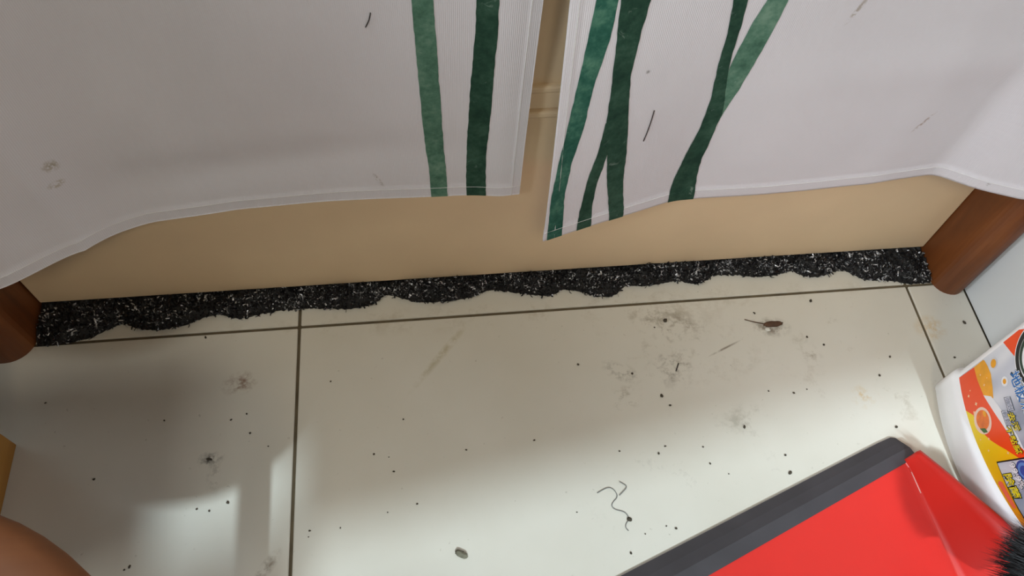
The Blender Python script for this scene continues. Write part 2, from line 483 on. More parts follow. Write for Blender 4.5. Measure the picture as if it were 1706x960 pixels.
SMAT = {'L1': 'stem_light', 'L2': 'stem_dark', 'R1': 'stem_teal', 'R2': 'stem_dark', 'R3': 'stem_dark', 'R4': 'stem_dark', 'R5': 'stem_light'}
SOFF = {'L1': .00035, 'L2': .00035, 'R1': .00035, 'R2': .0005, 'R3': .00035, 'R4': .0005, 'R5': .00035}
def edge_at(poly, z):
    p = sorted([(b, a) for a, b in poly])
    if z > p[-1][0]:
        (z0, x0), (z1, x1) = p[-2], p[-1]; return x1 + (x1 - x0) / (z1 - z0) * (z - z1)
    return interp(p, z)
for key, (le, ri, R) in STEMS.items():
    root, inv = (CR, invR) if R else (CL, invL)
    zl = min(min(p[1] for p in le), min(p[1] for p in ri)); 
    zlo = HZ + .0002 if zl < .165 else zl
    zhi = .62 if max(p[1] for p in le) > .34 else min(max(p[1] for p in le), .36)
    n = int((zhi - zlo) / .0025) + 1
    V, F = [], []; K = 8
    for j in range(n + 1):
        z = zlo + (zhi - zlo) * j / n
        zc = min(z, .40)
        w = lambda s: (noise.noise((z * 160, s * 7.7, hash(key) % 1 + ord(key[1]))) * .0004 + noise.noise((z * 40, s * 3.1, ord(key[1]) * 2.)) * .0005)
        sx = lambda poly: (edge_at(poly, zc) + (edge_at(poly, zc + .004) - edge_at(poly, zc)) / .004 * (z - zc) * .35 + edge_at(poly, zc - .004) + edge_at(poly, zc + .004)) / 3 if z <= .40 else edge_at(poly, .40) + (edge_at(poly, .40) - edge_at(poly, .36)) / .04 * (z - .40) * .4
        a, b = sx(le) + w(1), sx(ri) + w(2)
        if b - a < .0003: b = a + .0003
        for k in range(K + 1):
            V.append(surf(a + (b - a) * k / K, z, R, SOFF[key]))
    for j in range(n):
        for k in range(K):
            q = j * (K + 1) + k
            F.append((q, q + 1, q + K + 2, q + K + 1))
    o = obj('printed_stem', V, F, M[SMAT[key]], root, True); o.matrix_parent_inverse = inv
    o['label'] = {'stem_light': 'pale green printed stem', 'stem_dark': 'dark green printed stem', 'stem_teal': 'teal green printed stem'}[SMAT[key]]

rod = tube('curtain_rod', [(-.45, .338, 1.87), (.527, .338, 1.87)], .011, M['brass'], None, 16)
tag(rod, 'thin metal rod carrying the white curtains', 'curtain rod')

def hair(name, pts, r, mat, label, cat, group=None):
    # smooth the polyline
    P = [Vector(p) for p in pts]
    for _ in range(2):
        Q = [P[0]]
        for a, b in zip(P, P[1:]): Q += [a * .75 + b * .25, a * .25 + b * .75]
        P = Q + [P[-1]]
    return tag(tube(name, P, r, mat, None, 5), label, cat, group)
hz_ = lambda a, b, R, n=6: [surf(a[0] + (b[0] - a[0]) * k / n + .0006 * math.sin(k / n * 3.1), a[1] + (b[1] - a[1]) * k / n, R, .0004) for k in range(n + 1)]
hair('lint_thread', hz_((.1529, .2694), (.1509, .2405), 1), .00038, M['hair'], 'dark thread stuck to the right curtain beside the forked stem', 'thread')
hair('lint_thread', hz_((-.0281, .3421), (-.0321, .331), 0), .00038, M['hair'], 'short dark thread stuck to the left curtain near its pale stem', 'thread')

# ------------------------------------------------------------------ steel wool stuffed under the door
LOW = [(-.362,.358),(-.337,.359),(-.317,.363),(-.3,.372),(-.29,.377),(-.278,.37),(-.259,.366),(-.233,.37),(-.215,.378),(-.204,.379),(-.184,.372),(-.168,.376),(-.146,.379),(-.13,.379),(-.118,.379),(-.085,.375),(-.059,.379),(-.051,.389),(-.042,.387),(-.022,.378),(.006,.376),(.035,.38),(.05,.387),(.065,.384),(.088,.378),(.108,.375),(.124,.382),(.135,.379),(.158,.37),(.172,.37),(.183,.381),(.207,.379),(.238,.383),(.256,.377),(.265,.379),(.273,.387),(.295,.385),(.318,.381),(.344,.382),(.357,.387),(.365,.379),(.38,.376),(.396,.379),(.404,.384),(.413,.381),(.428,.369),(.453,.367),(.473,.361),(.4955,.361)]
TUFTS = [-.3625, -.290, -.2095, -.130, -.0485, .050, .120, .1805, .273, .357, .404, .496]
wool = empty('gap_stuffing', (.06, .39, 0))
tag(wool, 'glinting black steel wool stuffed along the gap under the door', 'steel wool')
winv = Matrix.Translation((-.06, -.39, 0))
rng = random.Random(7)
def wool_pt(x, v):
    """v 0 at the door, 1 at the outer rim"""
    yl = smooth_interp(LOW, x, .004) + .0016 * noise.noise((x * 300, 1.1, 0)) - .0006
    yb = .409
    y = yb + (yl - yb) * v
    hgt = .0115 + .0025 * noise.noise((x * 60, v * 2, 5.))
    z = hgt * math.sqrt(max(0, 1 - max(0, (v - .35) / .65) ** 2.2))
    lob = min(abs(x - t_) for t_ in TUFTS); z *= .55 + .45 * min(1, lob / .02) + .12
    rough = .0042 * noise.noise((x * 210, y * 210, 2.)) + .0012 * noise.noise((x * 800, y * 800, 4.))
    if v < .45: z = min(z, .0112)
    return Vector((x, y, max(.0003, z + rough * (1 - .7 * v))))
for a, b in zip(TUFTS, TUFTS[1:]):
    nx = int((b - a) / .0011); nv = 20; V, F = [], []
    for i in range(nx + 1):
        x = a + (b - a) * i / nx
        for j in range(nv + 1):
            V.append(wool_pt(x, j / nv))
    for i in range(nx):
        for j in range(nv):
            q = i * (nv + 1) + j; F.append((q, q + 1, q + nv + 2, q + nv + 1))
    n0 = len(V)
    t = obj('wool_tuft', V, F, M['wool_core'], wool, False); t.matrix_parent_inverse = winv
    for kind, count, mat, wid in (('black_shreds', int(6500 * (b - a)), M['wool_dark'], .0010), ('glint_shreds', int(4800 * (b - a)), M['wool_glint'], .0010)):
        V, F = [], []
        for _ in range(count):
            x = rng.uniform(a, b); v = rng.uniform(.25, 1.03) ** .8
            p = wool_pt(x, min(v, 1.0))
            if noise.noise((x * 75, v * 2.8, 9.)) < rng.uniform(-.35, .25) and kind == 'glint_shreds': continue
            r = rng.uniform(.0010, .0042); ax = Vector((rng.gauss(0, 1), rng.gauss(0, 1), rng.gauss(0, 1))).normalized()
            e1 = ax.orthogonal().normalized(); e2 = ax.cross(e1)
            ang0 = rng.uniform(0, 6.28); span = rng.uniform(.5, 2.0) if kind == 'glint_shreds' else rng.uniform(1.2, 3.2)
            w = wid * rng.uniform(.6, 1.5); ns = 4
            c = p - (e1 * math.cos(ang0 + span / 2) + e2 * math.sin(ang0 + span / 2)) * r * .7 + Vector((0, 0, .0009))
            base = len(V)
            for k in range(ns + 1):
                th = ang0 + span * k / ns
                q = c + (e1 * math.cos(th) + e2 * math.sin(th)) * r
                for s in (-1, 1):
                    g = q + ax * w * .5 * s
                    lim = .0004
                    if g.y > DOOR_Y - .0008: g.z = min(g.z, .0118)
                    V.append((min(max(g.x, -.3628), .4962), g.y, max(lim, g.z)))
            for k in range(ns):
                q = base + 2 * k; F.append((q, q + 1, q + 3, q + 2))
        o = obj(kind, V, F, mat, t, True); o['kind'] = 'stuff'

# ------------------------------------------------------------------ yellow cabinet and stool at the left edge
cab = empty('low_cabinet', (-.46, .205, 0)); tag(cab, 'low yellow-brown wooden cabinet at the left edge of the floor', 'cabinet')
cinv = Matrix.Translation((.46, -.205, 0))
CABH = .36
for nm, a in (('side_panel', (-.377, -.361, .145, .265, 0, CABH)), ('side_panel', (-.576, -.560, .145, .265, 0, CABH)), ('back_panel', (-.560, -.377, .257, .265, .01, CABH)),
              ('shelf', (-.560, -.377, .147, .257, .03, .044)), ('shelf', (-.560, -.377, .147, .257, .19, .204))):
    o = box(nm, *a, M['yellow_wood'], cab, .001); o.matrix_parent_inverse = cinv
o = box('cabinet_top', -.58, -.359, .142, .267, CABH, CABH + .016, M['yellow_wood'], cab, .003); o.matrix_parent_inverse = cinv
o = box('cabinet_door', -.5585, -.3785, .1385, .1445, .02, CABH - .004, M['yellow_wood'], cab, .001); o.matrix_parent_inverse = cinv
kb = tube('knob', [(-.40, .1385, .2), (-.40, .130, .2), (-.40, .124, .2)], .008, M['brass'], o, 12, [.5, .5, 1])
kb.matrix_parent_inverse = Matrix.Identity(4)

SX, SY, SR, SZ = -.222, -.011, .12, .35
stool = empty('stool', (SX, SY, 0)); tag(stool, 'orange-brown wooden stool with a round seat at the bottom left', 'stool')
prof = [(.0, -.026), (.104, -.026), (.115, -.023), (.1195, -.015), (.12, -.010), (.1185, -.004), (.114, -.0005), (.106, 0), (0.0, 0.001)]
rings = [[Vector((max(r, .0005) * math.cos(2 * math.pi * k / 64), max(r, .0005) * math.sin(2 * math.pi * k / 64), SZ + z)) for k in range(64)] for r, z in prof]
v, f = loft(rings); obj('seat', v, f, M['orange_wood'], stool, True)
for sx in (-1, 1):
    for sy in (-1, 1):
        tube('leg', [(sx * .066, sy * .066, 0.0), (sx * .058, sy * .058, SZ - .025)], .012, M['orange_wood'], stool, 14, [.85, 1.1])
for a, b in (((-.064, -.064), (.064, -.064)), ((-.064, .064), (.064, .064))):
    tube('stretcher', [(a[0], a[1], .07), (b[0], b[1], .07)], .007, M['orange_wood'], stool, 10)

# ------------------------------------------------------------------ dustpan
E1 = Vector((.9414, .3372)); E2 = Vector((.3372, -.9414)); O = Vector((.400, .207))
dp = empty('dustpan', (O.x, O.y, 0)); tag(dp, 'red plastic dustpan with a charcoal rubber lip', 'dustpan')
def dl(s, d, z): q = E1 * s + E2 * d; return Vector((q.x, q.y, z))
LW = .40
# rubber lip: a wedge that thickens towards the pan
def lipring(s, d0, w):
    return [dl(s, d0, .0006), dl(s, d0, .0022), dl(s, d0 + w * .3, .0060), dl(s, d0 + w * .6, .0092), dl(s, d0 + w, .0096), dl(s, d0 + w, .0058), dl(s, d0 + w * .5, .0016)]
rings = [lipring(-.0008, .006, .017), lipring(-.002, .003, .0215), lipring(-.006, .0006, .0245)] + [lipring(s, 0, .025 + .0075 * min(1, -s / .3)) for s in (-.02, -.1, -.2, -.3)] + [lipring(-LW + .006, .0006, .030), lipring(-LW + .001, .005, .022)]
v, f = loft(rings); obj('rubber_lip', v, f, M['lip'], dp, False)
# pan body: floor panel between two creases, side walls whose rim rises towards the back
cl = lambda d: -.013 - .30 * max(0, d - .03)      # right crease
rimz = lambda d: .010 + .045 * min(1, max(0, (d - .008) / .10)) ** .85 + .02 * max(0, (d - .11) / .1)
rims = lambda d: -.0045 - .004 * max(0, (d - .1) / .1)
D = [.0225, .026, .03, .04, .055, .075, .095, .118, .15, .185, .215, .235]
rings = []
fz = lambda d: .0072 + .035 * max(0, d - .03)
for d in D:
    c = cl(d); r = rims(d); z = fz(d); rz0 = max(rimz(d), z + .002)
    prf = []
    def side(m):
        a = lambda s: (-LW - s) if m else s
        rz = (z + (rz0 - z) * .5) if m else rz0
        L = [dl(a(r + .0035), d, rz - .004), dl(a(r + .0030), d, rz - .0005), dl(a(r), d, rz), dl(a(r - .0022), d, rz - .0012)]
        n = 7
        for k in range(1, n + 1):
            u = k / n; L.append(dl(a((r - .0022) + (c - r + .0022) * u), d, (rz - .0012) + (z + .0008 - rz + .0012) * (u ** .86)))
        L.append(dl(a(c - .002), d, z + .0001)); L.append(dl(a(c - .006), d, z - .0002)); return L
    R_ = side(False); L_ = side(True)[::-1]
    mid = [dl(c - .006 + (-LW - 2 * c + .012) * k / 8, d, z - .0002) for k in range(1, 8)]
    rings.append(R_ + mid + L_)
v, f = loft(rings, closed=False, caps=False)
pan = obj('pan', v, f, M['red'], dp, True)
so = pan.modifiers.new('thick', 'SOLIDIFY'); so.thickness = .002; so.offset = 0
# raised bead along each crease
for m in (False, True):
    a = (lambda s: -LW - s) if m else (lambda s: s)
    tube('crease_bead', [dl(a(cl(d) - .0005), d, fz(d) + .0011) for d in D[2:]], .0009, M['red'], dp, 6)
tube('crease_streak', [dl(cl(d) - .0004, d, fz(d) + .0019) for d in (.034, .040, .047, .052)], .0006, M['pale_pink'], dp, 5)  # pale pink streak along the front of the right crease
# back wall, hood and handle
bw = []
for d, k in ((.2345, 0), (.2350, .35), (.2355, .7), (.2360, 1)):
    c = cl(.235); z0 = fz(.235); hr = (rimz(.235) - z0) * k ** .86; hl = hr * .5
    s0 = c + (rims(.235) - c) * k
    bw.append([dl(s0 + (-LW - 2 * s0) * i / 12, d, z0 + hr + (hl - hr) * i / 12) for i in range(13)])
v, f = loft(bw, closed=False, caps=False); b_ = obj('back_wall', v, f, M['red'], dp, True)
so = b_.modifiers.new('thick', 'SOLIDIFY'); so.thickness = .002; so.offset = 0
tube('handle', [dl(-LW / 2, d, z) for d, z in ((.238, .045), (.265, .055), (.30, .064), (.36, .074), (.39, .074))], .014, M['red'], dp, 14, [.8, .9, 1, 1.15, .7])

# ------------------------------------------------------------------ black-bristled brush resting on the pan's rim
br = empty('hand_brush', (.46, .05, 0)); tag(br, 'black-bristled hand brush leaning over the dustpan rim', 'brush')
bi = Matrix.Translation((-.46, -.05, 0))
ctr = Vector((.421, .0645, .090)); dirv = Vector((-.85, .52, -.05)).normalized(); side = Vector((.52, .85, 0)).normalized(); up = dirv.cross(side).normalized()
if up.z < 0: up = -up
rng = random.Random(3); V, F = [], []
for i in range(1500):
    a = rng.uniform(-.030, .020); b = rng.uniform(-.006, .018)
    p0 = ctr + side * a + up * b
    dd = (dirv + side * (a * 9 + rng.gauss(0, .16)) + up * (b * 8 + rng.gauss(0, .16))).normalized()
    L = rng.uniform(.030, .046) * (1 - .25 * abs(a / .03))
    w = up.cross(dd).normalized() * .00032; h = dd.cross(w).normalized() * .00032
    n0 = len(V); p1 = p0 + dd * L * .6; p2 = p0 + dd * L + Vector((0, 0, -.002))
    for p, k in ((p0, 1), (p1, .9)):
        V += [p + w * k, p + h * k, p - w * k, p - h * k]
    V.append(p2)
    for k in range(4):
        q = (k + 1) % 4
        F.append((n0 + k, n0 + q, n0 + 4 + q, n0 + 4 + k)); F.append((n0 + 4 + k, n0 + 4 + q, n0 + 8))
o = obj('bristles', V, F, M['bristle'], br); o.matrix_parent_inverse = bi; o['kind'] = 'stuff'
bm = box_bm(-.034, .024, -.016, .020, -.010, .006, .004)
Mx = Matrix((side, up, -dirv)).transposed().to_4x4(); Mx.translation = ctr + dirv * .002
for v_ in bm.verts: v_.co = Mx @ (Vector((v_.co.x, v_.co.y, v_.co.z)) + Vector((0, 0, .006)))
o = bobj('brush_block', bm, M['brush_block'], br); o.matrix_parent_inverse = bi
hp = [ctr - dirv * .012 + Vector((0, 0, .004)), Vector((.478, .015, .093)), Vector((.497, -.06, .070)), Vector((.503, -.14, .042)), Vector((.505, -.22, .0082))]
o = tube('handle', hp, .010, M['brush_block'], br, 12, [.9, .8, 1.0, 1.0, .8]); o.matrix_parent_inverse = bi

# ------------------------------------------------------------------ white cleaner bottle by the right wall
BX, BW, BB = .456, .150, .012
def bulge(u): return BB * max(0, 1 - ((u - BW / 2) / (BW / 2)) ** 2)
bot = empty('cleaner_bottle', (.488, .175, 0)); tag(bot, 'white floor cleaner bottle with an orange and yellow label', 'bottle')
binv = Matrix.Translation((-.488, -.175, 0))
XB = .523
def outline(inset, k=1.0, r=.009):
    """cross-section: curved front, rounded corners; k squeezes it towards the middle"""
    P = []
    u0, u1 = inset, BW - inset
    def fx(u): return BX + inset - bulge(u)
    for i in range(25):
        u = u0 + r + (u1 - u0 - 2 * r) * i / 24; P.append((fx(u) + 0, .25 - u))
    xs = fx(u1 - r)
    for i in range(1, 7):
        a = i / 6 * math.pi / 2; P.append((xs + r - r * math.cos(a), .25 - (u1 - r + r * math.sin(a))))
    xb = XB - inset
    for i in range(7):
        a = i / 6 * math.pi / 2; P.append((xb - r + r * math.sin(a), .25 - (u1 - r + r * math.cos(a))))
    for i in range(7):
        a = i / 6 * math.pi / 2; P.append((xb - r + r * math.cos(a), .25 - (u0 + r - r * math.sin(a))))
    for i in range(6):
        a = i / 6 * math.pi / 2; P.append((xs + r - r * math.sin(a), .25 - (u0 + r - r * math.cos(a))))
    cx, cy = .4885, .175
    return [(cx + (x - cx) * k, cy + (y - cy) * k) for x, y in P]
spec = [(0, .006, 1), (.002, .001, 1), (.005, -.002, 1), (.030, -.002, 1), (.036, -.0015, 1), (.040, .0012, 1), (.060, .0012, 1), (.19, .0016, 1), (.205, .003, .97), (.222, .006, .86), (.236, .010, .66), (.246, .012, .46), (.250, .012, .40), (.262, .012, .40)]
rings = [[Vector((x, y, z)) for x, y in outline(ins, k)] for z, ins, k in spec]
v, f = loft(rings); o = obj('bottle_body', v, f, M['bottle'], bot, True); o.matrix_parent_inverse = binv
cap = []
for r_, z in ((.021, .256), (.022, .258), (.0215, .285), (.019, .289), (.001, .2895)):
    cap.append([Vector((.4885 + r_ * (1 + (.04 if k % 2 else 0)) * math.cos(2 * math.pi * k / 48), .175 + r_ * (1 + (.04 if k % 2 else 0)) * math.sin(2 * math.pi * k / 48), z)) for k in range(48)])
v, f = loft(cap); o = obj('cap', v, f, M['cap'], bot); o.matrix_parent_inverse = binv

def label_pt(u, z, off): return (BX + .0012 - bulge(u) - off, .25 - u, z)
def printed(name, poly, mat, layer, parent):
    bm = bmesh.new()
    bm.faces.new([bm.verts.new((u, z, 0)) for u, z in poly])
    for k in range(1, 24):
        u = k * .0065
        bmesh.ops.bisect_plane(bm, geom=bm.verts[:] + bm.edges[:] + bm.faces[:], plane_co=(u, 0, 0), plane_no=(1, 0, 0))
    bmesh.ops.triangulate(bm, faces=bm.faces[:])
    for v_ in bm.verts: v_.co = Vector(label_pt(v_.co.x, v_.co.y, .00025 + .00014 * layer))
    me = bpy.data.meshes.new(name); bm.to_mesh(me); bm.free(); me.materials.append(mat)
    o = bpy.data.objects.new(name, me); COL.objects.link(o)
    o.parent = parent
    o.matrix_parent_inverse = binv if parent is bot else Matrix.Identity(4)
    return o
def circle(cu, cz, ru, rz=None, n=32, a0=0, a1=2 * math.pi):
    rz = rz or ru
    return [(cu + ru * math.cos(a0 + (a1 - a0) * k / n), cz + rz * math.sin(a0 + (a1 - a0) * k / n)) for k in range(n)]
def pr(name, c, rough=.3): return plain(name, c, rough)
def silver():
    t = NT('silver_blue_print'); mp = t.n('ShaderNodeMapping'); mp.inputs['Rotation'].default_value = (.8, 0, 0); mp.inputs['Scale'].default_value = (0, 34, 8); t.l(t.geo(), mp.inputs['Vector'])
    t.color(t.ramp(t.noise(1.0, 1, mp.outputs[0]), [(.36, srgb(150, 158, 178)), (.5, srgb(205, 210, 222)), (.64, srgb(232, 234, 240))])); t.set(Roughness=.3); return t.m
def yellow_orange():
    t = NT('yellow_to_orange_print'); sp = t.n('ShaderNodeSeparateXYZ'); t.l(t.geo(), sp.inputs[0])
    t.color(t.ramp(t.mapr(sp.outputs['Y'], .19, .10), [(0, srgb(252, 218, 12)), (.45, srgb(252, 190, 10)), (1, srgb(236, 122, 8))])); t.set(Roughness=.3); return t.m
P_sil = silver(); P_red = pr('orange_red_print', srgb(250, 78, 16)); P_gold = plain('gold_print', srgb(244, 168, 24), .3, nscale=90, namt=.12)
P_yel = yellow_orange(); P_wht = M['white_print']; P_blk = pr('black_print', srgb(16, 22, 26)); P_grn = pr('dark_green_ring_print', srgb(28, 58, 44))
P_blu = pr('blue_print', srgb(22, 112, 190)); P_ty = pr('yellow_text_print', srgb(236, 216, 30)); P_gry = pr('grey_text_print', srgb(196, 200, 214)); P_pnk = pr('coral_print', srgb(248, 110, 80)); P_navy = pr('royal_blue_print', srgb(38, 76, 160))
P_leaf = pr('leaf_print', srgb(60, 110, 40)); P_fruit = plain('orange_fruit_print', srgb(246, 120, 26), .3, nscale=160, namt=.2)
LBOT = [(.0086, .0385), (.0223, .0372), (.0419, .0377), (.0678, .0348), (.0955, .0314), (.1195, .026), (.1335, .0277), (.1415, .0325)]
lab = printed('label', LBOT + [(.1425, .186), (.138, .19), (.012, .19), (.0085, .186)], P_sil, 0, bot)
LP = lambda name, poly, mat, layer: printed(name, poly, mat, layer, lab)
low = [(.038, .0377), (.0468, .0474), (.0540, .0480), (.0603, .0505), (.0665, .0530), (.0733, .0576), (.080, .0640), (.0853, .0696), (.0946, .0779), (.0987, .0829), (.118, .0925), (.142, .0985)]
LP('orange_red_swoosh', [(.0090, .0390), (.0098, .0631), (.0211, .0642), (.0372, .0675), (.0507, .0724), (.0653, .0773), (.079, .0809), (.0927, .088), (.115, .098), (.142, .105)] + low[::-1] + [(.0223, .0374)], P_red, 1)
LP('gold_swoosh', [(.0098, .0631), (.0094, .0765), (.0108, .0785), (.0171, .0813), (.0252, .0832), (.036, .0812), (.0445, .0781), (.0372, .0675), (.0211, .0642)], P_gold, 1)
LP('yellow_swoosh', low + [(.1415, .0327), (.1335, .0279), (.1195, .0262), (.0955, .0316), (.0678, .035), (.0419, .0379)], P_yel, 1)
LP('white_swoosh', [(.0372, .0675), (.0420, .0765), (.0520, .0815), (.066, .0858), (.0800, .0885), (.0927, .0880), (.079, .0809), (.0653, .0773), (.0507, .0724)], P_wht, 2)
LP('orange_corner', [(.0078, .1062), (.0232, .115), (.0300, .119), (.03, .135), (.0106, .135), (.0075, .1275)], P_red, 1)
# round emblem, half out of the picture
EC = (.0365, .1405)
for i, (r_, mt) in enumerate(((.0268, P_wht), (.0258, P_blk), (.0226, P_wht), (.0206, P_grn), (.0186, P_wht))):
    LP('emblem_ring', circle(EC[0] + (.0012 if i in (2, 4) else 0), EC[1] + (.0010 if i in (2, 4) else 0), r_, n=56), mt, 2 + i)
LP('emblem_leaf', [(EC[0] - .013, EC[1] + .001), (EC[0] - .006, EC[1] - .006), (EC[0] + .002, EC[1] - .007), (EC[0] - .003, EC[1] + .002), (EC[0] - .009, EC[1] + .006)], P_grn, 7)
# fruit bubble, small bubbles and sparkles
LP('fruit_bubble', circle(.0555, .0570, .0112), pr('pale_bubble_print', srgb(248, 214, 196)), 3)
LP('fruit', circle(.0550, .0575, .0082), P_fruit, 4)
LP('fruit_leaf', [(.0600, .0505), (.0650, .0535), (.0660, .0585), (.0620, .0570)], P_leaf, 5)
LP('fruit_shine', circle(.0515, .0625, .0026, .0020), P_gold, 5)
LP('bubble', circle(.0183, .0900, .0050), pr('silver_bubble_print', srgb(214, 214, 220)), 2)
LP('bubble', circle(.0186, .0895, .0036), P_gold, 3)
LP('bubble', circle(.0379, .0972, .0040), P_wht, 2)
LP('bubble', circle(.0379, .0972, .0021), P_gold, 3)
for u, z, r_ in ((.030, .0485, .0016), (.0265, .052, .0009), (.0200, .0700, .0012), (.030, .072, .0014), (.026, .0775, .0009), (.040, .0555, .0020), (.0710, .0560, .0014), (.0880, .0700, .0013), (.0790, .0500, .0012), (.0680, .0460, .0010)):
    k = r_ * .35
    LP('sparkle', [(u - r_, z), (u - k, z - k), (u, z - r_), (u + k, z - k), (u + r_, z), (u + k, z + k), (u, z + r_), (u - k, z + k)], pr('sparkle_print', srgb(255, 214, 170)), 3)
# splash teeth where red meets yellow
LP('splash', [(.0440, .0490), (.0475, .0560), (.0490, .0640), (.0520, .0560), (.0600, .0500), (.0520, .0470)], pr('pale_orange_print', srgb(255, 196, 150)), 2)
# grey plate of the 99.9 claim and the coral pill
LP('claim_plate_edge', [(.0895, .0528), (.0965, .0850), (.142, .0800), (.142, .0460), (.1265, .0470)], P_blk, 3)
LP('claim_plate', [(.0908, .0534), (.0976, .0838), (.142, .0790), (.142, .0472), (.1263, .0482)], P_sil, 4)
LP('claim_emblem', circle(.1050, .0775, .0082), P_navy, 5)
LP('claim_emblem', circle(.1050, .0775, .0064), pr('sky_blue_print', srgb(90, 140, 210)), 6)
LP('claim_emblem', circle(.1055, .0775, .0044), P_navy, 7)
LP('coral_pill', [(.1030, .0450), (.1045, .0420), (.1245, .0422), (.1262, .0440), (.1250, .0462), (.1050, .0476)], P_pnk, 3)

def lettering(name, text, u, z, size, layers, shear=0.0, slope=0.0, sx=1.0, step=None):
    """layers: list of (outline offset, material, layer index)"""
    for off, mt, lay in layers:
        allv, allf = [], []
        for i, ch in enumerate(text if step else [text]):
            cu = bpy.data.curves.new(name, 'FONT'); cu.body = ch; cu.size = 1.0; cu.offset = off; cu.resolution_u = 3
            to = bpy.data.objects.new(name, cu); COL.objects.link(to)
            dg = bpy.context.evaluated_depsgraph_get()
            me = bpy.data.meshes.new_from_object(to.evaluated_get(dg))
            bpy.data.objects.remove(to)
            n0 = len(allv)
            for v_ in me.vertices:
                x = v_.co.x * size * sx + (i * step if step else 0); y = v_.co.y * size
                uu = u + x + shear * y; zz = z + y + slope * x
                allv.append(label_pt(uu, zz, .00025 + .00014 * lay))
            allf += [tuple(n0 + k for k in p.vertices) for p in me.polygons]
            bpy.data.meshes.remove(me)
        o = obj(name, allv, allf, mt, lab)
LT = lettering
LT('title_lettering', '地板清潔劑', .0352, .1062, .0125, [(.075, P_blk, 4), (.05, P_wht, 5), (.012, P_blu, 6)], .05, .02, 1, .0122)
def tagbox(u0, u1, z0, z1, sl):
    LP('text_box_edge', [(u0 - .0006, z0 - .0006), (u1 + .0004, z0 - .0006 + sl), (u1 + .0018, z1 + .0004 + sl), (u0 + .0016, z1 + .0004)], P_blk, 3)
    LP('text_box', [(u0, z0), (u1, z0 + sl), (u1 + .0016, z1 + sl), (u0 + .0016, z1)], P_gry, 4)
tagbox(.0495, .0606, .0912, .0976, -.0008)
tagbox(.0576, .0694, .0828, .0892, -.0008)
GT = pr('slate_text_print', srgb(120, 126, 146))
LT('small_lettering', '強效', .0502, .0921, .0058, [(0, GT, 5)], .2, -.05, 1, .0054)
LT('small_lettering', '輕鬆', .0584, .0837, .0058, [(0, GT, 5)], .2, -.05, 1, .0058)
LT('yellow_lettering', '去污', .0612, .0888, .0078, [(.07, P_blk, 4), (.015, P_ty, 5)], .2, .0, 1, .0080)
LT('yellow_lettering', '不黏膩', .0698, .0806, .0074, [(.07, P_blk, 5), (.015, P_ty, 6)], .2, -.05, 1, .0076)
LT('white_lettering', '99.9%', .0952, .0660, .0085, [(.07, P_blk, 7), (.012, P_wht, 8)], .15, -.12, 1)
LT('yellow_lettering', '除菌', .1000, .0545, .0100, [(.075, P_blk, 7), (.015, P_ty, 8)], .2, -.2, 1, .0100)

# ------------------------------------------------------------------ dirt on the floor
CRUMBS= [(-0.1004, 0.3013, 0.0016), (-0.2144, 0.3549, 0.0021), (-0.2927, 0.2288, 0.0021), (-0.091, 0.1701, 0.0016), (-0.063, 0.2301, 0.0016), (-0.0503, 0.2263, 0.0011), (-0.0466, 0.2133, 0.0016), (0.0162, 0.2269, 0.0016), (0.0759, 0.2304, 0.0021), (-0.0281, 0.184, 0.0016), (-0.0525, 0.1792, 0.0011), (-0.1156, 0.17, 0.0016), (-0.1164, 0.1652, 0.0011), (-0.1524, 0.245, 0.0016), (-0.1683, 0.2583, 0.0016), (0.1831, 0.2089, 0.0021), (0.1902, 0.2148, 0.0016), (0.2237, 0.2113, 0.0016), (0.2265, 0.1958, 0.0021), (0.2406, 0.1854, 0.0011), (0.2951, 0.1973, 0.0021), (0.2948, 0.1816, 0.0032), (0.1846, 0.1439, 0.0021), (0.177, 0.1466, 0.0016), (0.1581, 0.1419, 0.0011), (0.1433, 0.1278, 0.0021), (0.104, 0.1648, 0.0011), (0.1492, 0.214, 0.0016), (0.35, 0.3103, 0.0026), (0.3638, 0.3008, 0.0021), (0.297, 0.2585, 0.0016), (0.2655, 0.2261, 0.0026), (0.1968, 0.2622, 0.0032), (0.2026, 0.2523, 0.0026), (0.1739, 0.2863, 0.0021), (0.2043, 0.3323, 0.0016), (0.3054, 0.3402, 0.0021), (0.32, 0.2547, 0.0021), (0.3335, 0.2572, 0.0016), (0.1252, 0.2995, 0.0021), (-0.0369, 0.2596, 0.0016), (-0.2542, 0.155, 0.0021), (-0.1824, 0.1991, 0.0026), (-0.1968, 0.1936, 0.0021), (-0.207, 0.196, 0.0016), (-0.242, 0.2762, 0.0016), (-0.3447, 0.3012, 0.0016), (-0.258, 0.1531, 0.0016), (0.424, 0.2831, 0.0026), (0.4072, 0.2651, 0.0021), (0.4047, 0.2141, 0.0026), (0.5124, 0.3132, 0.0032), (0.4873, 0.2773, 0.0021), (0.3657, 0.3491, 0.0037), (0.2162, 0.3386, 0.0037), (-0.1725, 0.2764, 0.0016), (-0.1855, 0.2719, 0.0016)]

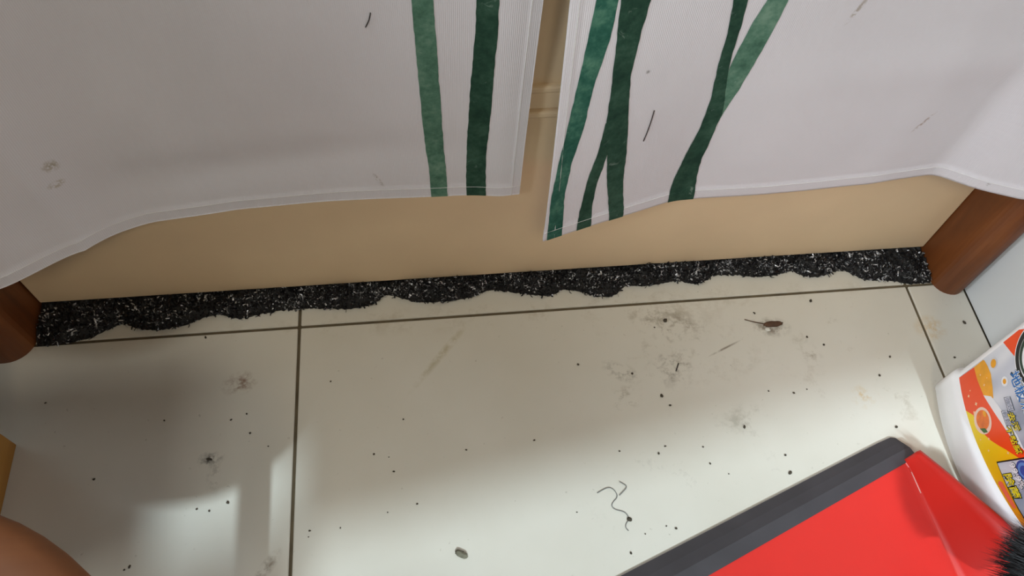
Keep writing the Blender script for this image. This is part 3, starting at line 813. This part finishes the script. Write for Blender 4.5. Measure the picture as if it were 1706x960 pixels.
rng = random.Random(11); meshes = []
for k in range(5):
    bm = bmesh.new(); bmesh.ops.create_icosphere(bm, subdivisions=1, radius=1)
    sx, sy = rng.uniform(.7, 1.3), rng.uniform(.5, 1.0)
    for v_ in bm.verts:
        f_ = 1 + .35 * noise.noise(v_.co * 2 + Vector((k * 7, 0, 0)))
        v_.co = Vector((v_.co.x * sx * f_, v_.co.y * sy * f_, max(0, (v_.co.z + .8) * .5 * f_)))
    me = bpy.data.meshes.new('crumb'); bm.to_mesh(me); bm.free(); me.materials.append(M['crumb']); meshes.append(me)
for i, (x, y, r_) in enumerate(CRUMBS):
    o = bpy.data.objects.new('crumb', meshes[i % 5]); COL.objects.link(o)
    o.location = (x, y, .0001); o.scale = (r_ * .62,) * 3; o.rotation_euler = (0, 0, rng.uniform(0, 6.28))
    if x < -.13: lb = 'tiny dark crumb on the shaded tile left of the long grout line'
    elif x > .47: lb = 'tiny dark crumb between the right grout line and the white wall'
    elif x > .39: lb = 'tiny dark crumb on the big tile beside the white bottle'
    elif y > .33: lb = 'dark crumb just below the grout line that runs along the door'
    elif x > .20 and y < .24: lb = 'tiny dark crumb close above the dustpan lip'
    elif x > .12 and y < .24: lb = 'tiny dark crumb around the curled grey hair'
    elif x > .15: lb = 'tiny dark crumb among the dirt smears right of the tile middle'
    else: lb = 'tiny dark crumb on the clean left half of the big tile'
    tag(o, lb, 'crumb', lb.replace('tiny dark crumb', 'crumbs').replace('dark crumb', 'crumbs'))

# the larger bits
def lump(name, p0, p1, wid, hgt, mat, label, cat, seed=0):
    p0, p1 = Vector(p0), Vector(p1); c = (p0 + p1) / 2; d = p1 - p0; L = d.length / 2
    bm = bmesh.new(); bmesh.ops.create_icosphere(bm, subdivisions=3, radius=1)
    for v_ in bm.verts:
        q = v_.co.copy(); e = .7
        q.x = math.copysign(abs(q.x) ** e, q.x)
        f_ = 1 + .25 * noise.noise(v_.co * 2.3 + Vector((seed, 0, 0)))
        v_.co = Vector((q.x * L * f_, q.y * wid * f_, max(0, (q.z + .7) * hgt * .6 * f_)))
    o = bobj(name, bm, mat, None, True); o.location = (c.x, c.y, .0001); o.rotation_euler = (0, 0, math.atan2(d.y, d.x))
    return tag(o, label, cat)
lump('dirt_pellet', (.0012, .1425), (.0102, .1370), .0027, .0034, M['pellet'], 'grey-brown oblong pellet on the brightly lit tile', 'crumb', 3)
lump('leaf_bit', (.311, .3262), (.3300, .3268), .0030, .0022, M['chip'], 'curled brown leaf bit on the right of the big tile', 'leaf bit', 5)
lump('fluff', (.3115, .3216), (.3165, .3205), .0018, .0018, M['pale_chip'], 'pale fluff beside the curled brown leaf bit', 'fluff', 8)
F3 = lambda L, z=.0006: [(x, y, z) for x, y in L]
hair('leaf_stalk', F3([(.294, .3338), (.302, .3305), (.3120, .3275)]), .0005, M['chip'], 'thin brown stalk pointing at the curled leaf bit', 'stalk')
hair('splinter', F3([(.2193, .293), (.2172, .289), (.2153, .2853)]), .00055, M['hair'], 'short black splinter in the dirty patch of the tile', 'splinter')
hair('hair_strand', F3([(.1237, .1792), (.1333, .1835), (.1382, .1815), (.1411, .1746), (.1351, .17), (.134, .1666), (.1366, .1638), (.1439, .1616), (.1463, .1579), (.1473, .1548), (.1437, .1521), (.1425, .1483), (.1446, .1456)]), .00038, M['grey_hair'], 'long curled grey hair on the bright tile', 'hair')
hair('hair_strand', F3([(.1440, .1870), (.1475, .1845), (.1502, .182), (.1459, .1782), (.1420, .1752)], .0012), .00034, M['grey_hair'], 'short grey hair tip joining the long curled hair', 'hair')
lump('hair_knot', (.1450, .1556), (.1490, .1540), .0016, .0016, M['crumb'], 'small dark knot on the long curled grey hair', 'fluff', 2)
lump('dark_chip', (-.2030, .2385), (-.1985, .2372), .0011, .0008, M['crumb'], 'dark grey dirt flake beside the bright patch at left', 'crumb', 9)
